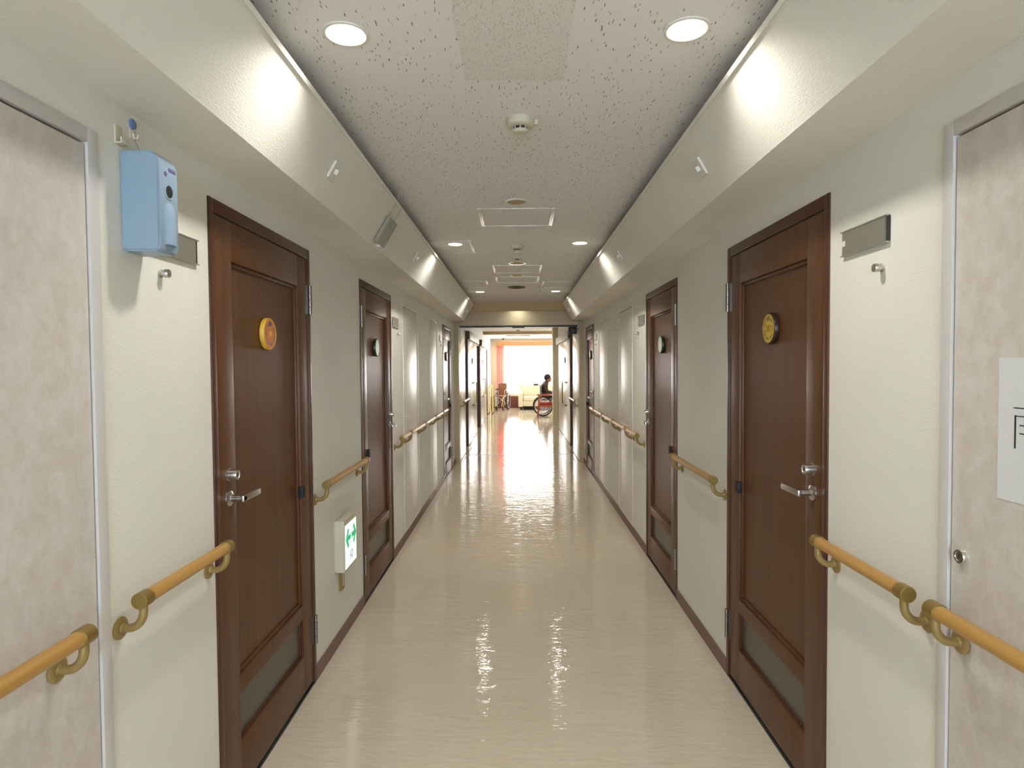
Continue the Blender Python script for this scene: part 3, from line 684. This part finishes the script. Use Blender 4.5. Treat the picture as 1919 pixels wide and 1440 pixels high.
mb(f).box((13.75, -.11, 0), (14.7, -.10, 1.98)).build('back_panel', 'dark_jamb', d)
mb(f).box((14.64, -.10, 0), (14.76, .05, 1.98), .003).build('jamb_post', 'dark_jamb', d)
tag(mb(f).box((18.15, 0, 0), (18.3, .045, 1.98), .003).build('trim_10', 'dark_jamb'), 'dark brown door post on the left wall at the lounge', 'post', kind='structure')
# right wall end and the lounge
tag(mb().box((.87, 15.2, 0), (1.12, 15.6, ZC)).build('trim_11', 'lintel'), 'beige pier at the end of the right wall by the lounge', 'pier', kind='structure')
tag(mb().box((.955, 14.75, 0), (1.0, 14.85, 1.98)).build('trim_12', 'jamb'), 'olive door post on the right wall before the lounge', 'post', kind='structure')
tag(mb().box((-1.1, 16.8, 2.368), (4.5, 17.0, ZC)).build('trim_13', 'beam'), 'brown beige beam across the lounge ceiling', 'beam', kind='structure')
tag(mb().box((1.12, 15.4, 0), (4.5, 15.6, ZC)).build('wall_lounge_near', 'wall'), 'cream near wall of the lounge', 'wall', kind='structure')
tag(mb().box((4.5, 15.4, 0), (4.6, 21.4, ZC)).build('wall_lounge_right', 'wall'), 'cream right wall of the lounge', 'wall', kind='structure')
ew = mb(); ew.box((-1.1, 21.3, 0), (-.75, 21.4, ZC)); ew.box((-.75, 21.3, 0), (4.5, 21.4, .62)); ew.box((-.75, 21.3, 2.33), (4.5, 21.4, ZC)); ew.box((3.6, 21.3, .62), (4.5, 21.4, 2.33))
tag(ew.build('wall_lounge_far', 'wall_beige'), 'beige far wall of the lounge around the window', 'wall', kind='structure')
tag(mb().box((-.98, 21.28, 0), (4.5, 21.3, .42), .003).build('baseboard_lounge', 'wainscot'), 'brown wainscot board along the foot of the lounge window wall', 'wainscot', kind='structure')
wn = thing('window_1', (1.4, 21.36, .62), 'bright overexposed window at the end of the lounge', 'window', kind='structure')
mb().box((-.75, 21.375, .62), (3.6, 21.385, 2.33)).build('window_pane', 'sky_glow', wn)
m_ = mb()
for x in (-.75, .70, 2.15, 3.56): m_.box((x, 21.34, .62), (x + .04, 21.372, 2.33))
m_.box((-.75, 21.34, .62), (3.6, 21.372, .66)); m_.build('window_frame', 'white', wn)
tag(mb().box((-.77, 21.14, 2.185), (3.7, 21.28, 2.335), .004).build('curtain_valance', 'valance'), 'orange brown curtain box above the lounge window', 'valance')
def wavy(x0, x1, y, z0, z1, amp, wl, name, material, taper=0.):
    n_ = int((x1 - x0) / wl * 8); g = mb()
    bm_ = g.bm; rows = []
    for k, z in enumerate((z0, (z0 + z1) / 2, z1)):
        s_ = 1 - taper * (1 - abs(k - 1)) if taper else 1
        rows.append([bm_.verts.new((x0 + (x1 - x0) * i / n_ * s_, y + amp * math.sin(i * 6.28318 / 8) * (1 + .3 * math.sin(i * .7)), z)) for i in range(n_ + 1)])
    for A, B in zip(rows, rows[1:]):
        for i in range(n_): fcs = bm_.faces.new((A[i], A[i + 1], B[i + 1], B[i])); fcs.smooth = True
    return g.build(name, material)
tag(wavy(-.5, 3.55, 21.22, .44, 2.185, .012, .09, 'sheer_curtain', 'sheer'), 'white sheer curtain glowing in front of the lounge window', 'curtain')
c_ = wavy(-.755, -.50, 21.19, .46, 2.185, .025, .075, 'drawn_curtain', 'curtain'); tag(c_, 'salmon pink curtain drawn to the left of the lounge window', 'curtain')
sm = c_.modifiers.new('solid', 'SOLIDIFY'); sm.thickness = .004
# ceiling items of the lounge
t_ = thing('air_conditioner', (0, 19.4, ZC - .03), 'white ceiling cassette air conditioner in the lounge', 'air conditioner')
m_ = mb(); m_.box((-.38, 18.9, ZC - .03), (.38, 19.9, ZC), .006); m_.build('panel', 'white', t_)
mb().box((-.2, 19.1, ZC - .034), (.2, 19.7, ZC - .029)).build('grille', 'grey_dev', t_)
mb().box((-.32, 18.95, ZC - .033), (.32, 19.0, ZC - .029)).build('outlet_slot', 'grey_dev', t_)
t_ = thing('dome_camera', (-.5, 20.4, ZC - .08), 'small dark dome camera on the lounge ceiling', 'camera')
m_ = mb(); m_.lathe([(.06, 0), (.06, .03), (.055, .035)], (-.5, 20.4, ZC), (0, 0, -1), 24); m_.build('mount', 'white', t_)
m_ = mb(); m_.lathe([(.05, .035), (.048, .055), (.035, .075), (0, .085)], (-.5, 20.4, ZC), (0, 0, -1), 24); m_.build('dome', 'dark_plastic', t_)
t_ = tag(mb().box((.80, 9.53, 1.99), (.925, 9.63, 2.10), .004).build('door_release_box', 'dark_plastic'), 'brown door release box under the right end of the lintel', 'box')
mb().box((.83, 9.526, 2.02), (.895, 9.531, 2.07), .001).build('cover_plate', 'brown_vent', t_)

# ------------------------------------------------------------------ sofa
t_ = thing('sofa', (.96, 20.75, 0), 'cream leather sofa under the lounge window', 'sofa')
sx0, sx1, sy0, sy1 = -.01, 1.94, 20.35, 21.12
m_ = mb(); m_.box((sx0 + .16, sy0 + .02, .12), (sx1 - .16, sy1 - .1, .30), .02); m_.build('seat_base', 'sofa', t_)
for k in range(2):
    a_ = sx0 + .17 + k * .81; mb().box((a_, sy0, .30), (a_ + .80, sy1 - .2, .44), .035).build('seat_cushion', 'sofa', t_)
    mb().box((a_, sy1 - .27, .43), (a_ + .80, sy1 - .06, .82), .05).build('back_cushion', 'sofa', t_)
mb().box((sx0 + .05, sy1 - .09, .12), (sx1 - .05, sy1, .86), .03).build('backrest', 'sofa', t_)
for a_ in (sx0, sx1 - .16): mb().box((a_, sy0, .10), (a_ + .16, sy1 - .02, .58), .03).build('armrest', 'sofa', t_)
for a_ in (sx0 + .06, sx1 - .12):
    for b_ in (sy0 + .06, sy1 - .12): mb().box((a_, b_, 0), (a_ + .06, b_ + .06, .10)).build('foot', 'dark_plastic', t_)
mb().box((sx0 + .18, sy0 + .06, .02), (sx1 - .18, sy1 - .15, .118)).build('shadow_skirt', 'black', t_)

# ------------------------------------------------------------------ wheelchairs
def wheelchair(loc, rz, label, framem, cloth, width=.5, footm='spoke'):
    t_ = thing('wheelchair', loc, label, 'wheelchair', 'wheelchairs in the lounge'); t_['_o'] = (0, 0, 0)
    hw = width / 2; R_ = .29                      # forward is local +X
    for e in (-1, 1):
        y = e * (hw + .05)
        m_ = mb(); m_.torus((0, y, R_), (0, 1, 0), R_ - .018, .018, 40, 8); wh = m_.build('rear_wheel', 'tyre', t_)
        m_ = mb(); m_.torus((0, y + e * .035, R_), (0, 1, 0), R_ - .055, .009, 36, 6); m_.build('hand_rim', 'spoke', wh)
        m_ = mb(); m_.cyl((0, y - .03, R_), (0, y + .03, R_), .028, 14)
        for k in range(16):
            a_ = k * 6.28318 / 16; m_.tube([(0, y, R_), (math.cos(a_) * (R_ - .03), y, R_ + math.sin(a_) * (R_ - .03))], .003, 5)
        m_.build('spokes', 'spoke', wh)
        m_ = mb(); m_.tube([(-.16, e * hw, .93), (-.06, e * hw, .90), (-.05, e * hw, .48), (-.05, e * hw, .20), (.40, e * hw, .20), (.42, e * hw, .47), (-.05, e * hw, .47)], .012, 8); m_.build('side_frame', framem, t_)
        m_ = mb(); m_.tube([(-.27, e * hw, .92), (-.14, e * hw, .93)], .018, 10); m_.build('push_grip', 'black', t_)
        m_ = mb(); m_.tube([(-.05, e * hw, .68), (.28, e * hw, .68), (.33, e * hw, .64), (.33, e * hw, .47)], .011, 8); m_.build('arm_frame', framem, t_)
        mb().box((-.03, e * hw - .025, .685), (.27, e * hw + .025, .715), .008).build('arm_pad', 'black', t_)
        m_ = mb(); m_.torus((.42, e * (hw - .04), .075), (0, 1, 0), .06, .015, 24, 8); m_.cyl((.42, e * (hw - .04) - .015, .075), (.42, e * (hw - .04) + .015, .075), .03, 12); ca = m_.build('caster', 'tyre', t_)
        m_ = mb(); m_.tube([(.42, e * (hw - .04) + .024, .075), (.41, e * (hw - .04) + .024, .15), (.40, e * (hw - .02), .21)], .008, 6); m_.build('caster_fork', footm, ca)
        m_ = mb(); m_.tube([(.42, e * hw * .85, .46), (.50, e * hw * .8, .40), (.62, e * hw * .7, .14)], .010, 8); m_.build('footrest_tube', footm, t_)
        mb().box((.55, e * hw * .45 - .07, .115), (.74, e * hw * .45 + .07, .13), .004).build('foot_plate', 'black', t_)
    m_ = mb(); m_.tube([(.1, -hw, .22), (.1, hw, .45)], .009, 6); m_.tube([(.1, hw, .22), (.1, -hw, .45)], .009, 6); m_.build('cross_brace', framem, t_)
    mb().box((-.04, -hw + .005, .455), (.41, hw - .005, .485), .01).build('seat', cloth, t_)
    mb().box((-.075, -hw + .005, .50), (-.05, hw - .005, .90), .008).build('backrest', cloth, t_)
    t_.location = loc; t_.rotation_euler = (0, 0, rz); return t_
wheelchair((-.56, 20.62, 0), math.radians(-100), 'empty wheelchair with pale yellow footrests parked by the salmon curtain', 'spoke', 'brown_cloth', .30, 'yellow_frame')
wc = wheelchair((.72, 18.05, 0), 0, 'wheelchair the person sits in beside the pier', 'spoke', 'navy_cloth', .46)
# pale yellow walking frame standing by the left wall
t_ = thing('walking_frame', (-.88, 19.1, 0), 'pale yellow walking frame against the left wall of the lounge', 'walking frame')
for y in (18.7, 19.2):
    m_ = mb(); m_.tube([(-.935, y, .02), (-.93, y, .80), (-.92, y, .88), (-.88, y, .9), (-.84, y, .87), (-.83, y, .80), (-.81, y, .02)], .013, 8); m_.build('side_loop', 'yellow_frame', t_)
    for x in (-.935, -.81): mb().cyl((x, y, 0), (x, y, .03), .018, 10).build('rubber_foot', 'black', t_)
for z in (.35, .72): mb().tube([(-.93, 18.7, z), (-.93, 19.2, z)], .011, 8).build('cross_bar', 'yellow_frame', t_)

# ------------------------------------------------------------------ wooden chair with red seat
t_ = thing('dining_chair', (.78, 17.4, 0), 'wooden armchair with a red seat pad in front of the occupied wheelchair', 'chair')
cx0, cx1, cy0, cy1 = .55, 1.03, 17.22, 17.66
mb().box((cx0 + .04, cy0 + .02, .36), (cx1 - .02, cy1 - .02, .43), .02).build('seat', 'red_cloth', t_)
for x, y, top, lean in ((cx0, cy0, .66, .035), (cx0, cy1, .66, .035), (cx1, cy0, .62, 0), (cx1, cy1, .62, 0)):
    m_ = mb(); m_.tube([(x, y, 0), (x + lean, y, .36), (x + lean * 1.1, y, top)], [.017, .023, .019], 8); m_.build('leg', 'chair_wood', t_)
for y in (cy0, cy1): mb().box((cx0 - .02, y - .03, .63), (cx1 + .03, y + .03, .66), .01).build('armrest', 'chair_wood', t_)
for y in (cy0, cy1): mb().box((cx0 + .02, y - .012, .31), (cx1, y + .012, .36), .004).build('seat_rail', 'chair_wood', t_)
m_ = mb(); m_.box((cx1 - .01, cy0 + .02, .64), (cx1 + .02, cy1 - .02, .74), .008); m_.build('back_rail', 'chair_wood', t_)

# ------------------------------------------------------------------ seated person (one skinned body)
def skin_body(name, verts, edges, radii, material, parent, root=0):
    me = bpy.data.meshes.new(name); me.from_pydata(verts, edges, []); o = bpy.data.objects.new(name, me); COL.objects.link(o)
    md = o.modifiers.new('skin', 'SKIN'); md.use_smooth_shade = True
    for i, r in enumerate(radii):
        sv = me.skin_vertices[0].data[i]; sv.radius = (r, r) if not isinstance(r, tuple) else r; sv.use_root = i == root
    ss = o.modifiers.new('sub', 'SUBSURF'); ss.levels = 2; ss.render_levels = 2
    me.materials.append(M[material]); o.parent = parent; return o
px, py = .75, 18.05
P = thing('person', (px, py, .49), 'seated person with dark hair and grey clothes in the wheelchair', 'person')
V = [(.02, 0, .10), (-.01, 0, .22), (.01, 0, .35), (.05, 0, .45), (.09, 0, .50), (.11, 0, .55)]; Ed = [(0, 1), (1, 2), (2, 3), (3, 4), (4, 5)]; Rd = [.12, .12, .13, .12, .08, .062]
def chain(start, pts, rs):
    k = start
    for p, r in zip(pts, rs): V.append(p); Rd.append(r); Ed.append((k, len(V) - 1)); k = len(V) - 1
    return k
for e in (-1, 1):
    chain(0, [(.10, e * .09, .085), (.28, e * .10, .09), (.46, e * .10, .08), (.50, e * .10, -.10), (.52, e * .10, -.30), (.60, e * .10, -.335)], [.085, .078, .062, .056, .042, .038])
    w = chain(3, [(.06, e * .17, .41), (.07, e * .215, .30), (.11, e * .23, .23), (.26, e * .17, .19), (.34, e * .13, .18)], [.07, .052, .045, .038, .028])
    h0 = chain(w, [(.39, e * .115, .175)], [.026])
    for k, (dy, ln) in enumerate(((.028, .07), (.010, .08), (-.008, .075), (-.024, .06))):
        chain(h0, [(.41, e * .115 + dy, .178), (.41 + ln * .6, e * .115 + dy * 1.1, .170), (.41 + ln, e * .115 + dy * 1.1, .155)], [.010, .0095, .008])
    chain(h0 - 0, [(.40, e * .115 - e * .034, .17), (.43, e * .115 - e * .045, .165)], [.010, .009])
body = skin_body('body', V, Ed, Rd, 'clothes', P)
m_ = mb(); m_.ball((px + .14, py, .49 + 0.615), .098, (1.0, .82, 1.18), 3); m_.ball((px + .235, py, .49 + 0.595), .016, (1.2, .8, 1.3), 2); m_.ball((px + .20, py, .49 + 0.535), .05, (.8, .8, .6), 2)
for e in (-1, 1): m_.ball((px + .125, py + e * .082, .49 + 0.605), .022, (.7, .4, 1.3), 2)
hd = m_.build('head', 'skin', P)
m_ = mb()
for e in (-1, 1): m_.ball((px + .222, py + e * .032, .49 + 0.625), .009, (.5, 1.2, .7), 2)
m_.box((px + .230, py - .022, .49 + 0.552), (px + .236, py + .022, .49 + 0.557), .001); m_.build('face_features', 'dark_plastic', hd)
m_ = mb(); m_.ball((px + .115, py, .49 + 0.645), .108, (1.0, .88, 1.05), 3); m_.build('hair', 'hair', P)

for o in bpy.data.objects:
    if '_o' in o: del o['_o']
